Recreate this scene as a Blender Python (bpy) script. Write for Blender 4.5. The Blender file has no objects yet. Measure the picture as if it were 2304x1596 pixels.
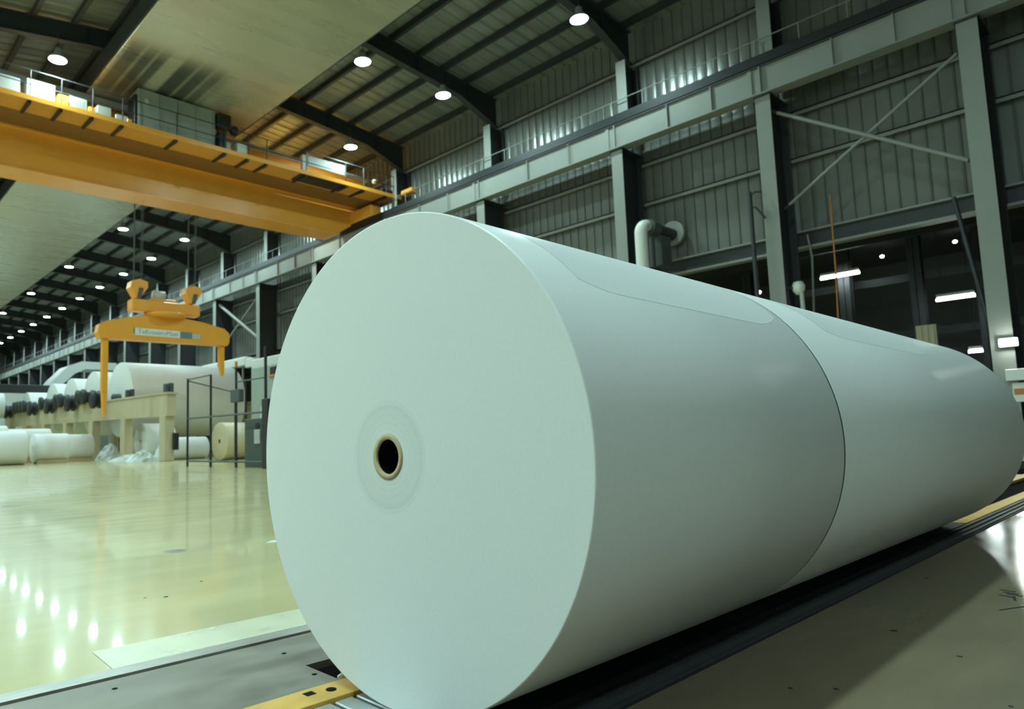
import bpy, math, random
from mathutils import Vector, Matrix
random.seed(7)
S = bpy.context.scene
C = S.collection
# ------------------------------------------------------------------ camera, world, exposure
CAM_Z = 0.642
F, YAW, PITCH, ROLL, CX, CY = 1566.0362, 0.7216, 0.1006, -0.0263, 930.7647, 829.7927
cam = bpy.data.cameras.new('camera'); cam_o = bpy.data.objects.new('camera', cam); C.objects.link(cam_o)
S.camera = cam_o
cam.sensor_fit = 'HORIZONTAL'; cam.sensor_width = 36.0
cam.lens = 36.0 * F / 2304
cam.shift_x = (1152 - CX) / 2304; cam.shift_y = (CY - 798) / 2304
cam.clip_start = 0.05; cam.clip_end = 400
d = Vector((math.sin(YAW)*math.cos(PITCH), math.cos(YAW)*math.cos(PITCH), math.sin(PITCH)))
rt = Vector((math.cos(YAW), -math.sin(YAW), 0)); up = rt.cross(d)
c_, s_ = math.cos(ROLL), math.sin(ROLL)
r2 = c_*rt + s_*up; u2 = -s_*rt + c_*up
M = Matrix((r2, u2, -d)).transposed().to_4x4(); M.translation = Vector((0, 0, CAM_Z))
cam_o.matrix_world = M
cam.dof.use_dof = True; cam.dof.focus_distance = 2.3; cam.dof.aperture_fstop = 4.0

w = bpy.data.worlds.new('world'); S.world = w; w.use_nodes = True
w.node_tree.nodes['Background'].inputs[0].default_value = (0.5, 0.62, 0.6, 1)
w.node_tree.nodes['Background'].inputs[1].default_value = 0.01
S.view_settings.view_transform = 'Standard'; S.view_settings.look = 'None'
S.view_settings.gamma = 1.0; S.view_settings.use_curve_mapping = False
S.view_settings.exposure = 0.32
LAMP_STRENGTH = 370.0
LAMP_COLOR = (0.67, 1.0, 0.98, 1)

# ------------------------------------------------------------------ materials
def nt(name):
    m = bpy.data.materials.new(name); m.use_nodes = True
    return m, m.node_tree, m.node_tree.nodes['Principled BSDF']
def mat(name, col, rough=0.5, metal=0.0, spec=0.5, noise=0.0, scale=8.0, bump=0.0, stretch=(1,1,1), col2=None, rvar=0.0, coat=0.0):
    m, t, b = nt(name); N = t.nodes; L = t.links
    b.inputs['Base Color'].default_value = (*col, 1); b.inputs['Roughness'].default_value = rough
    b.inputs['Metallic'].default_value = metal; b.inputs['Specular IOR Level'].default_value = spec
    b.inputs['Coat Weight'].default_value = coat; b.inputs['Coat Roughness'].default_value = 0.045
    if noise or bump or col2 or rvar:
        tc = N.new('ShaderNodeTexCoord'); mp = N.new('ShaderNodeMapping'); mp.inputs['Scale'].default_value = stretch
        L.new(tc.outputs['Object'], mp.inputs[0])
        nz = N.new('ShaderNodeTexNoise'); nz.inputs['Scale'].default_value = scale; nz.inputs['Detail'].default_value = 5
        L.new(mp.outputs[0], nz.inputs['Vector'])
        if noise or col2:
            rp = N.new('ShaderNodeValToRGB')
            c2 = col2 or tuple(max(0, c*(1-noise)) for c in col)
            rp.color_ramp.elements[0].position = 0.32; rp.color_ramp.elements[1].position = 0.68
            rp.color_ramp.elements[0].color = (*c2, 1); rp.color_ramp.elements[1].color = (*col, 1)
            L.new(nz.outputs[0], rp.inputs[0]); L.new(rp.outputs[0], b.inputs['Base Color'])
        if rvar:
            mr = N.new('ShaderNodeMapRange'); mr.inputs[3].default_value = max(0.02, rough-rvar); mr.inputs[4].default_value = rough+rvar
            mr.inputs[1].default_value = 0.3; mr.inputs[2].default_value = 0.7
            L.new(nz.outputs[0], mr.inputs[0]); L.new(mr.outputs[0], b.inputs['Roughness'])
        if bump:
            bp = N.new('ShaderNodeBump'); bp.inputs['Strength'].default_value = bump; bp.inputs['Distance'].default_value = 0.02
            L.new(nz.outputs[0], bp.inputs['Height']); L.new(bp.outputs[0], b.inputs['Normal'])
    return m
def emis(name, col, k):
    m, t, b = nt(name)
    b.inputs['Base Color'].default_value = (0.8, 0.8, 0.8, 1)
    b.inputs['Emission Color'].default_value = (*col[:3], 1); b.inputs['Emission Strength'].default_value = k
    return m
MT = dict(
 paper=mat('white_paper', (0.84, 0.85, 0.84), 0.33, spec=0.45, noise=0.03, scale=90),
 paper_end=mat('paper_edge', (0.85, 0.86, 0.86), 0.75, spec=0.2, noise=0.035, scale=160),
 paper_old=mat('jumbo_paper', (0.80, 0.81, 0.80), 0.5, noise=0.03, scale=3),
 core=mat('cardboard_core', (0.60, 0.48, 0.28), 0.8, noise=0.15, scale=60),
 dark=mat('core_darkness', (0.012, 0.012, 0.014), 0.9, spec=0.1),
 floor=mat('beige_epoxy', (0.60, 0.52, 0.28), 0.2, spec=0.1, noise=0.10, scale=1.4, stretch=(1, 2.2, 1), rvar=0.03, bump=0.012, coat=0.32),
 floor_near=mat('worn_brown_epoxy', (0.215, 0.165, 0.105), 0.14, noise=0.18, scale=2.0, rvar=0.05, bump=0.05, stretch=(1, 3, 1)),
 pale=mat('pale_paint', (0.70, 0.68, 0.50), 0.3, noise=0.14, scale=6, rvar=0.06),
 alu=mat('aluminium_strip', (0.58, 0.56, 0.52), 0.35, metal=0.7, noise=0.2, scale=12, stretch=(1, 6, 1)),
 rail=mat('rail_steel', (0.05, 0.05, 0.052), 0.5, noise=0.2, scale=12, stretch=(1, 6, 1)),
 nearwall=mat('near_wall_sheet', (0.15, 0.15, 0.145), 0.6, noise=0.1, scale=0.6),
 plate=mat('steel_plate', (0.30, 0.27, 0.22), 0.42, metal=0.3, noise=0.38, scale=3.4, stretch=(1, 2.5, 1), rvar=0.08),
 slat=mat('slat_steel', (0.55, 0.58, 0.58), 0.35, metal=0.6, noise=0.15, scale=9),
 dull=mat('walkway_ochre', (0.74, 0.31, 0.045), 0.5, noise=0.08),
 orange=mat('crane_orange', (0.92, 0.395, 0.052), 0.32, noise=0.06, scale=1.5),
 brown=mat('walkway_brown', (0.26, 0.115, 0.03), 0.5, noise=0.1, scale=1.0),
 barorange=mat('floor_bar_yellow', (0.74, 0.42, 0.09), 0.5, noise=0.2, scale=9),
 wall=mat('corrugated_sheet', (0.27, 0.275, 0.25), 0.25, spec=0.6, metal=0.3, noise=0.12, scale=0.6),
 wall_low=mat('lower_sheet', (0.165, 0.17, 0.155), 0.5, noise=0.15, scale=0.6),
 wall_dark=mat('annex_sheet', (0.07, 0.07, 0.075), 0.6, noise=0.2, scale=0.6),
 roof=mat('roof_foil', (0.31, 0.33, 0.31), 0.42, metal=0.3, noise=0.35, scale=0.7, stretch=(0.3, 3.0, 1)),
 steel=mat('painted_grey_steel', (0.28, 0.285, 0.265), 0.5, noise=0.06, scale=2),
 steel_dark=mat('dark_and_shaded_steel', (0.034, 0.037, 0.042), 0.55, noise=0.1, scale=2),
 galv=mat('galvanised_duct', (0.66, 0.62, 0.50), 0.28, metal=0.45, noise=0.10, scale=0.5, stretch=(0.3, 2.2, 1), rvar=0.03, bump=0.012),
 black=mat('black_metal', (0.012, 0.014, 0.016), 0.45),
 darkgrey=mat('dark_grey_cabinet', (0.075, 0.09, 0.09), 0.5),
 grey=mat('grey_cabinet', (0.36, 0.40, 0.36), 0.5, noise=0.08, scale=3),
 greyl=mat('light_grey_box', (0.50, 0.52, 0.50), 0.45),
 white=mat('white_enamel', (0.78, 0.79, 0.76), 0.4),
 beige=mat('beige_machine_paint', (0.60, 0.51, 0.34), 0.4, noise=0.10, scale=1.2),
 rust=mat('orange_cable', (0.55, 0.20, 0.05), 0.6),
 signblue=mat('sign_blue_grey', (0.14, 0.22, 0.27), 0.5),
 signtext=mat('sign_lettering', (0.28, 0.34, 0.30), 0.6),
 film=mat('crumpled_wrap', (0.75, 0.80, 0.80), 0.3, bump=0.8, scale=6),
 rope=mat('wire_rope', (0.05, 0.05, 0.05), 0.6),
 mark=mat('black_marker', (0.02, 0.022, 0.03), 0.6),
 lamp=emis('lamp_glow', LAMP_COLOR, LAMP_STRENGTH),
 tube=emis('tube_glow', (0.85, 1, 0.95), 30.0),
 flood=emis('flood_glow', (0.9, 1, 0.9), 160.0),
 small=emis('small_glow', (0.9, 1, 0.97), 6.0),
)
# floor seams/edges kept in geometry; paper end gets faint winding rings
def rings(m, Y, Z):
    t = m.node_tree; N = t.nodes; L = t.links; b = N['Principled BSDF']
    tc = N.new('ShaderNodeTexCoord'); sx = N.new('ShaderNodeSeparateXYZ'); L.new(tc.outputs['Object'], sx.inputs[0])
    def mt(op, a, bb=None):
        n = N.new('ShaderNodeMath'); n.operation = op
        for i, v in enumerate((a, bb)):
            if v is None: continue
            if isinstance(v, (int, float)): n.inputs[i].default_value = v
            else: L.new(v, n.inputs[i])
        return n.outputs[0]
    r = mt('SQRT', mt('ADD', mt('POWER', sx.outputs[1], 2.0), mt('POWER', sx.outputs[2], 2.0)))
    cr = N.new('ShaderNodeValToRGB'); e = cr.color_ramp.elements
    e[0].position = 0.0; e[0].color = (.90, .90, .90, 1)
    for p, v in ((0.058, .97), (0.062, 1.0), (0.070, .94), (0.074, .98), (0.083, .93), (0.088, .96), (0.1, .93), (0.108, .95), (0.118, .925), (0.126, .90), (0.129, .97), (0.137, .96), (0.14, 1.0)):
        q = e.new(p*2); q.color = (v, v, v, 1)
    e[-1].position = 1.0; e[-1].color = (1, 1, 1, 1)
    L.new(mt('MULTIPLY', r, 2.0), cr.inputs[0])
    mx = N.new('ShaderNodeMix'); mx.data_type = 'RGBA'; mx.blend_type = 'MULTIPLY'; mx.inputs[0].default_value = 1.0
    src = b.inputs['Base Color'].links[0].from_socket
    L.new(src, mx.inputs[6]); L.new(cr.outputs[0], mx.inputs[7]); L.new(mx.outputs[2], b.inputs['Base Color'])
rings(MT['paper_end'], 0, 0)
def painted_reflection(m):
    # dark stripes painted on the duct underside stand in for reflections
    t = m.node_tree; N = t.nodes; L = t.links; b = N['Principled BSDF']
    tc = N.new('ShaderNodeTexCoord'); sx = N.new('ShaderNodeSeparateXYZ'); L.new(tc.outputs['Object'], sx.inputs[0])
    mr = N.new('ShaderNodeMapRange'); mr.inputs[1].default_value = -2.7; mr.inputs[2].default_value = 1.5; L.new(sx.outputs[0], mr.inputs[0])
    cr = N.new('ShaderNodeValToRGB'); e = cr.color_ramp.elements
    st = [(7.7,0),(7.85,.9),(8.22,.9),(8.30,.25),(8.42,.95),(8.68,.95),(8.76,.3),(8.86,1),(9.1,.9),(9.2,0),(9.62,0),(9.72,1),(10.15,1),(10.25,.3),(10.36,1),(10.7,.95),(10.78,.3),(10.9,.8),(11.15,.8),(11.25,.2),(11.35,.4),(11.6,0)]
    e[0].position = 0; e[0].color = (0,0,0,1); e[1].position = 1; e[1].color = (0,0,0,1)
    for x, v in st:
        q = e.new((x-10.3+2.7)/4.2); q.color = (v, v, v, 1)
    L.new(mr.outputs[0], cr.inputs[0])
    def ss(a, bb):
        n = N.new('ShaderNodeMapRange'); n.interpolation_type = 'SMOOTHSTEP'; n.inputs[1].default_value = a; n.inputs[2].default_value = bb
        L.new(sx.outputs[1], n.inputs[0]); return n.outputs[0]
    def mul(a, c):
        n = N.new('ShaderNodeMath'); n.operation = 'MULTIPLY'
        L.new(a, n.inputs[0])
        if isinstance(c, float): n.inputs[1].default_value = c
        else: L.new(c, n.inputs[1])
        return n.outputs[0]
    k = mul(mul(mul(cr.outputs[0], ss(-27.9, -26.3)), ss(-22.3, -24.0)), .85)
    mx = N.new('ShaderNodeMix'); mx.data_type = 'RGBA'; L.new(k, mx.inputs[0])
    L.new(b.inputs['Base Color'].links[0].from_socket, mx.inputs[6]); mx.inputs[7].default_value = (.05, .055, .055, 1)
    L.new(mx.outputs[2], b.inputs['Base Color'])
painted_reflection(MT['galv'])

# ------------------------------------------------------------------ geometry helpers
class MB:
    def __init__(s): s.v = []; s.f = []; s.sm = []
    def add(s, vs, fs, smooth=False):
        o = len(s.v); s.v += [tuple(v) for v in vs]; s.f += [tuple(i+o for i in f) for f in fs]; s.sm += [smooth]*len(fs); return s
    def box(s, x0, x1, y0, y1, z0, z1):
        return s.add([(x0,y0,z0),(x1,y0,z0),(x1,y1,z0),(x0,y1,z0),(x0,y0,z1),(x1,y0,z1),(x1,y1,z1),(x0,y1,z1)],
                     [(0,3,2,1),(4,5,6,7),(0,1,5,4),(1,2,6,5),(2,3,7,6),(3,0,4,7)])
    def bbox(s, x0, x1, y0, y1, z0, z1, b=0.01):
        # box with chamfered vertical and horizontal rims (prism stack)
        def ring(z, i): return [(x0+i,y0,z),(x1-i,y0,z),(x1,y0+i,z),(x1,y1-i,z),(x1-i,y1,z),(x0+i,y1,z),(x0,y1-i,z),(x0,y0+i,z)]
        def ins(z): 
            return [(x0+b,y0+b,z),(x1-b,y0+b,z),(x1-b,y0+b,z),(x1-b,y1-b,z),(x1-b,y1-b,z),(x0+b,y1-b,z),(x0+b,y1-b,z),(x0+b,y0+b,z)]
        R = [ins(z0), ring(z0+b, b), ring(z1-b, b), ins(z1)]
        vs = [p for r in R for p in r]; fs = []
        for k in range(3):
            for i in range(8):
                j = (i+1) % 8; fs.append((k*8+i, k*8+j, k*8+8+j, k*8+8+i))
        fs.append(tuple(reversed(range(8)))); fs.append(tuple(range(24, 32)))
        return s.add(vs, fs)
    def tube(s, a, b, r, n=12, r2=None, caps=True):
        a = Vector(a); b = Vector(b); r2 = r if r2 is None else r2
        ax = (b-a).normalized(); t = Vector((0,0,1)) if abs(ax.z) < .9 else Vector((1,0,0))
        u = ax.cross(t).normalized(); v = ax.cross(u)
        vs = []
        for p, rr in ((a, r), (b, r2)):
            for i in range(n):
                th = 2*math.pi*i/n; vs.append(p + rr*(math.cos(th)*u + math.sin(th)*v))
        s.add(vs, [(i, (i+1) % n, n+(i+1) % n, n+i) for i in range(n)], True)
        if caps: s.add(vs[:n], [tuple(reversed(range(n)))]); s.add(vs[n:], [tuple(range(n))])
        return s
    def path(s, pts, r, n=12):
        pts = [Vector(p) for p in pts]; rings_ = []
        u = None
        for i, p in enumerate(pts):
            ax = ((pts[min(i+1, len(pts)-1)] - pts[max(i-1, 0)])).normalized()
            if u is None:
                t = Vector((0,0,1)) if abs(ax.z) < .9 else Vector((1,0,0)); u = ax.cross(t).normalized()
            u = (u - ax*u.dot(ax)).normalized(); v = ax.cross(u)
            rings_.append([p + r*(math.cos(2*math.pi*k/n)*u + math.sin(2*math.pi*k/n)*v) for k in range(n)])
        vs = [q for g in rings_ for q in g]; fs = []
        for i in range(len(pts)-1):
            for k in range(n): fs.append((i*n+k, i*n+(k+1) % n, (i+1)*n+(k+1) % n, (i+1)*n+k))
        s.add(vs, fs, True); s.add(rings_[0], [tuple(reversed(range(n)))]); s.add(rings_[-1], [tuple(range(n))])
        return s
    def lathe(s, prof, origin, axis='z', n=24, smooth=True):
        # prof: list of (radius, height along axis)
        vs = []
        for r, h in prof:
            for i in range(n):
                th = 2*math.pi*i/n; a, b = r*math.cos(th), r*math.sin(th)
                if axis == 'z': p = (origin[0]+a, origin[1]+b, origin[2]+h)
                elif axis == 'x': p = (origin[0]+h, origin[1]+a, origin[2]+b)
                else: p = (origin[0]+b, origin[1]+h, origin[2]+a)
                vs.append(p)
        fs = []
        for k in range(len(prof)-1):
            for i in range(n): fs.append((k*n+i, k*n+(i+1) % n, (k+1)*n+(i+1) % n, (k+1)*n+i))
        return s.add(vs, fs, smooth)
    def prism(s, pts, axis, lo, hi):
        # closed outline pts (2d) extruded along axis
        n = len(pts)
        def P(p, h):
            return {'x': (h, p[0], p[1]), 'y': (p[0], h, p[1]), 'z': (p[0], p[1], h)}[axis]
        vs = [P(p, lo) for p in pts] + [P(p, hi) for p in pts]
        return s.add(vs, [(i, (i+1) % n, n+(i+1) % n, n+i) for i in range(n)] + [tuple(reversed(range(n))), tuple(range(n, 2*n))])
    def build(s, name, material, root=None, parent=None):
        me = bpy.data.meshes.new(name); o = bpy.data.objects.new(name, me)
        off = Vector(root.location) if root is not None else Vector((0,0,0))
        me.from_pydata([tuple(Vector(v)-off) for v in s.v], [], s.f); me.validate()
        import bmesh
        bm = bmesh.new(); bm.from_mesh(me); bmesh.ops.recalc_face_normals(bm, faces=bm.faces)
        bm.to_mesh(me); bm.free()
        if len(me.polygons) == len(s.sm): me.polygons.foreach_set('use_smooth', s.sm)
        me.materials.append(MT[material] if isinstance(material, str) else material)
        C.objects.link(o)
        if parent is not None: o.parent = parent
        elif root is not None: o.parent = root
        return o
def thing(name, label, cat, loc, group=None):
    o = bpy.data.objects.new(name, None); o.empty_display_size = .2; C.objects.link(o); o.location = loc
    o['label'] = label; o['category'] = cat
    if group: o['group'] = group
    return o
def single(name, mb, m, label, cat, group=None):
    o = mb.build(name, m); o['label'] = label; o['category'] = cat
    if group: o['group'] = group
    # put the origin at the base centre
    vs = [v.co.copy() for v in o.data.vertices]
    c = Vector(((min(v.x for v in vs)+max(v.x for v in vs))/2, (min(v.y for v in vs)+max(v.y for v in vs))/2, min(v.z for v in vs)))
    for v in o.data.vertices: v.co -= c
    o.location = c
    return o
def struct(name, mb, m, parent=None):
    o = mb.build(name, m, parent=parent)
    if parent is None: o['kind'] = 'structure'
    return o
def copy_thing(root, loc, label, group=None):
    r = root.copy(); C.objects.link(r); r.location = loc; r['label'] = label
    if group: r['group'] = group
    for ch in list(root.children):
        c = ch.copy(); C.objects.link(c); c.parent = r
        for g in list(ch.children):
            k = g.copy(); C.objects.link(k); k.parent = c
    return r
ORD = ['first','second','third','fourth','fifth','sixth','seventh','eighth','ninth','tenth','eleventh','twelfth','thirteenth','fourteenth','fifteenth','sixteenth','seventeenth','eighteenth','nineteenth','twentieth','twenty-first','twenty-second','twenty-third','twenty-fourth','twenty-fifth','twenty-sixth']

# ------------------------------------------------------------------ dimensions of the hall
BAY = [-1.8, 3.0, 7.78, 12.65, 19.1, 25.3, 31.6, 37.9, 43.9, 49.8, 55.6, 61.4, 67.1, 72.8, 78.4, 84.0, 89.6, 95.2, 100.8, 106.4, 112.0]
YN, YF = -9.0, 116.0
XW = 22.3          # right wall sheet
XL = -9.0          # left wall
RIDGE = 10.45
def rz(x, base=14.42):   # underside of rafters
    if x >= RIDGE: return base + 0.093*(21.75-x)
    return base + 0.093*(21.75-RIDGE) - 0.145*(RIDGE-x)

# ------------------------------------------------------------------ floor and pits
f = MB()
f.box(XL, 34, 2.155, YF, -0.12, 0.0)
floor = struct('floor', f, 'floor')
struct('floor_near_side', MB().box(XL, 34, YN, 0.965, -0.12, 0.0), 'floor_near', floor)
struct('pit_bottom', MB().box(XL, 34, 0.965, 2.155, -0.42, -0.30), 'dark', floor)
# pale painted strip beside the edge
m = MB(); m.add([(0.72,2.385,0.0015),(0.71,2.155,0.0015),(9.0,2.155,0.0015),(9.0,2.345,0.0015)], [(0,1,2,3)])
struct('painted_strip', m, 'pale', floor)
m = MB().box(XL, 11.5, 2.085, 2.155, -0.02, 0.004)
single('edge_strip', m, 'alu', 'long pale aluminium strip along the edge of the beige floor', 'metal strip')
# steel floor plate with a notch hole beside the roll
m = MB()
y0, y1, z0, z1 = 1.605, 2.070, -0.02, 0.0
m.box(XL, 1.125, y0, y1, z0, z1); m.box(1.32, 11.5, y0, y1, z0, z1)
m.prism([(1.125, 1.785), (1.32, 1.785), (1.32, y1), (1.125, y1)], 'z', z0, z1)
m.prism([(1.125, y0), (1.32, y0), (1.32, 1.63), (1.125, 1.63)], 'z', z0, z1)
pl = thing('steel_floor_plate', 'worn grey steel plate set in the floor left of the white roll', 'floor plate', (1.0, 1.84, 0))
m.build('plate', 'plate', pl)
for (x, y) in ((0.66, 1.99), (1.14, 1.93), (1.10, 1.70), (2.2, 1.95), (-0.3, 1.97)):
    MB().lathe([(0.0001, 0.001), (0.007, 0.001), (0.008, 0.0)], (x, y, 0), n=12).build('screw_hole', 'dark', pl)
# conveyor set in the floor: two yellow side bars, slats between them
conv = thing('slat_conveyor', 'floor conveyor with grey slats running under the white rolls', 'conveyor', (3, 1.345, -0.02))
def bar_holes(yc):
    m = MB()
    y0, y1 = yc-.05, yc+.05; z0, z1 = -0.02, 0.006
    hx = [(0.985, 1.015, .012)] if yc > 1.4 else []
    xs = XL
    for a, b, h in hx:
        m.box(xs, a, y0, y1, z0, z1); m.box(a, b, y0, yc+.005, z0, z1); m.box(a, b, yc+.033, y1, z0, z1); xs = b
    m.box(xs, 11.5, y0, y1, z0, z1)
    return m
b1 = bar_holes(1.55).build('side_bar', 'barorange', conv); b1['label'] = 'yellow side bar with slots'
b2 = MB().box(5.70, 11.5, 1.105, 1.205, -0.02, 0.006).build('side_bar', 'barorange', conv)
MB().box(XL, 5.70, 1.105, 1.205, -0.02, 0.004).build('side_bar_shade', 'black', conv)  # black length of side bar paints the shade under the rolls
MB().box(0.984, 1.016, 1.554, 1.584, -0.012, 0.0045).build('slot_shade', 'dark', conv)  # dark filler paints the shade inside the slot
MB().lathe([(0.0001, 0.0), (0.013, 0.0), (0.014, -0.001)], (1.055, 1.553, 0.008), n=20).build('bolt_hole', 'dark', conv)
x = 0.70; k = 0
while x < 8.2 and k < 97:
    MB().bbox(x, x+.053, 1.21, 1.495, -0.018, -0.001, .003).build('slat', 'slat', conv); x += 0.065; k += 1
m = MB().box(XL, 11.5, 0.975, 1.10, -0.02, 0.002)
for i in range(3): m.box(XL, 11.5, 0.985+.04*i, 0.998+.04*i, 0.002, 0.010)
single('guide_rail', m, 'rail', 'ribbed grey steel guide track in front of the white rolls', 'rail')
# marks and drain on the floor
m = MB()
m.lathe([(0.0001, 0.002), (0.062, 0.002), (0.066, 0.0)], (1.74, 4.22, 0), n=28)
single('floor_cover', m, 'plate', 'round grey metal cover in the beige floor', 'floor cover')
m = MB()
for (x, y, l, wd, a) in ((3.38,.535,.07,.008,.2),(3.41,.56,.05,.008,1.3),(3.45,.545,.05,.008,1.2),(3.48,.56,.05,.008,1.2),(3.52,.575,.05,.008,1.3),(3.28,.48,.30,.006,-.42)):
    ca, sa = math.cos(a), math.sin(a)
    pts = [(x+ca*p*l/2-sa*q*wd/2, y+sa*p*l/2+ca*q*wd/2) for p, q in ((-1,-1),(1,-1),(1,1),(-1,1))]
    m.prism(pts, 'z', 0.0002, 0.0012)
o = struct('pen_marks', m, 'mark', floor)
m = MB()
for (x, y, r) in ((2.45,.52,.014),(1.80,.55,.02),(1.95,.67,.012),(1.88,.75,.01),(2.62,.72,.018),(3.6,.85,.012),(2.1,.36,.01),(1.45,3.2,.015),(1.2,3.0,.02),(1.13,3.05,.012),(1.02,2.26,.012),(1.1,2.22,.008),(.55,2.9,.01)):
    r *= .5; m.lathe([(0.0001, 0.001), (r, 0.001), (r*1.05, 0.0002)], (x, y, 0), n=10)
struct('floor_spots', m, 'mark', floor)
m = MB().prism([(2.28,4.08),(2.55,3.98),(2.62,4.06),(2.36,4.14)], 'z', 0.0, 0.0015)
single('paper_scrap', m, 'film', 'small flat white scrap on the beige floor left of the roll', 'scrap')

# ------------------------------------------------------------------ the two large white rolls
RY, RZ, RR = 1.338, 0.6, 0.598
def big_roll(name, x0, x1, label, core=True):
    o = thing(name, label, 'paper roll', (x0, RY, RZ))
    n = 256; e = 0.003
    b = MB().lathe([(RR-e, x0-x0+0.0), (RR-e*.3, e*.3), (RR, e), (RR, x1-x0-e), (RR-e, x1-x0)], (x0, RY, RZ), 'x', n)
    b.build('paper_body', 'paper', o)
    for nm, xx in (('end_face', x0), ('end_face', x1)):
        b = MB().lathe([(0.0565, 0), (0.2, 0), (0.4, 0), (RR-e, 0)], (xx, RY, RZ), 'x', n, smooth=False)
        b.build(nm, 'paper_end', o)
    b = MB().lathe([(0.0555, 0.002), (0.0565, -0.002), (0.0435, -0.002), (0.0425, 0.0), (0.0425, x1-x0), (0.0565, x1-x0+.001), (0.0565, 0.002)], (x0, RY, RZ), 'x', 96)
    b.build('core_tube', 'core', o)
    if x0 > 2:
        MB().lathe([(.06, -.010), (RR-.0008, -.010), (RR-.0008, -.001), (.06, -.001)], (x0, RY, RZ), 'x', 128).build('seam_shade', 'darkgrey', o)  # dark disc stands in for the shade in the seam between the rolls
    MB().lathe([(0.0424, 0.004), (0.0423, 0.35), (0.0001, 0.35)], (x0, RY, RZ), 'x', 64).build('core_shade', 'dark', o)  # near-black lining paints the shade inside the core
    return o
roll1 = big_roll('paper_roll', 1.085, 2.386, 'largest white paper roll, nearest, with a round cardboard core facing left')
roll2 = big_roll('paper_roll', 2.398, 5.54, 'white paper roll lying behind the nearest one, end to end on the conveyor')
def wrap_flap(root, x0, x1, a0, a1, taper):
    # last sheet of paper glued down: thin raised skin, angles in degrees round the axis
    m = MB(); nx, na = 24, 10; vs = []
    for i in range(nx+1):
        u = i/nx; x = x0+(x1-x0)*u
        aa = a0 - taper*max(0, (u-.78)/.22)**2 - taper*.5*max(0, (.12-u)/.12)**2
        for j in range(na+1):
            a = math.radians(aa + (a1-aa)*j/na); r = RR + 0.0006*(1 - (j/na)**3)
            vs.append((x, RY+r*math.cos(a), RZ+r*math.sin(a)))
    for i in range(nx+1):
        u = i/nx; x = x0+(x1-x0)*u
        aa = a0 - taper*max(0, (u-.78)/.22)**2 - taper*.5*max(0, (.12-u)/.12)**2
        a = math.radians(aa + .02); vs.append((x, RY+(RR-.002)*math.cos(a), RZ+(RR-.002)*math.sin(a)))
    W = na+1; fs = [(i*W+j, (i+1)*W+j, (i+1)*W+j+1, i*W+j+1) for i in range(nx) for j in range(na)]
    o = (nx+1)*W
    m.add(vs[:o], fs, True)
    m.add([v for i in range(nx+1) for v in (vs[i*W], vs[o+i])], [(2*i+1, 2*i+3, 2*i+2, 2*i) for i in range(nx)], False)
    m.build('loose_sheet_edge', 'paper', root)
wrap_flap(roll1, 1.25, 2.34, 143.6, 112, 6)
wrap_flap(roll2, 2.75, 4.2, 141.5, 112, 5)

# ------------------------------------------------------------------ walls and roof
def corrugated(name, x, ya, yb, za, zb, pitch, depth, m, sgn=-1):
    b = MB(); vs = []; y = ya
    while y < yb:
        for dy, dd in ((0, depth*.15), (pitch*.08, depth*.45), (pitch*.25, depth*.62), (pitch*.45, depth*.68), (pitch*.65, depth*.62), (pitch*.85, depth*.45), (pitch*.92, depth*.15), (pitch*.94, depth*.1), (pitch*.95, depth), (pitch*.98, depth)):
            vs.append((x+sgn*dd, y+dy, za))
        y += pitch
    vs.append((x, y, za)); n = len(vs)
    b.add(vs + [(p[0], p[1], zb) for p in vs], [(i, i+1, n+i+1, n+i) for i in range(n-1)])
    return struct(name, b, m)
corrugated('wall_right', XW, YN, YF, 10.9, 15.6, 0.36, 0.04, 'wall')
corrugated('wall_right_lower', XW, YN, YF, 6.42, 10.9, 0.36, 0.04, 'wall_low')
struct('wall_left', MB().box(XL-.1, XL, YN, YF, 0, 16.2), 'white')
struct('wall_far', MB().box(XL, 34, YF, YF+.1, 0, 16.5), 'wall')
struct('wall_near', MB().box(XL, 34, YN-.1, YN, 0, 16.5), 'nearwall')
ridge_z = rz(RIDGE) + .95
ce = MB()
def deckz(x): return rz(x) + 0.93
vs = []; y = YN
ribs = []
yy = YN
while yy < YF:
    ribs += [(yy, 0), (yy+.06, .05), (yy+.14, .05), (yy+.20, 0)]; yy += .50
ribs.append((YF, 0))
xs = [XL, RIDGE, XW+.3]
for (yy, h) in ribs:
    for x in xs: vs.append((x, yy, deckz(x)+h))
n = len(xs)
ce.add(vs, [(i*n+k, i*n+k+1, (i+1)*n+k+1, (i+1)*n+k) for i in range(len(ribs)-1) for k in range(n-1)])
ceiling = struct('ceiling', ce, 'roof')
# annex behind the right-hand columns, seen through the open lower bays
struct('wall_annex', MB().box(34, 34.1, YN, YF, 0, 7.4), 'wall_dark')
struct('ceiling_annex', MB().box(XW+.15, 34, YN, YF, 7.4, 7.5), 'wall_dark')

# purlins
px = [21.5, 20.07, 18.75, 17.45, 16.07, 14.7, 13.4, 12.0, 10.6, 9.2, 7.9, 6.6, 5.3, 4.0, 2.7, 1.4, 0.1]
for i, x in enumerate(px):
    z = deckz(x)
    m = MB().box(x-.04, x+.04, YN, YF, z-.24, z-.02).box(x-.04, x+.10, YN, YF, z-.26, z-.235)
    lab = ('dark roof purlin running the length of the hall, ' + ORD[i] + ' inward from the right wall')
    single('purlin', m, 'steel_dark', lab, 'purlin', 'roof purlins')
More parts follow.
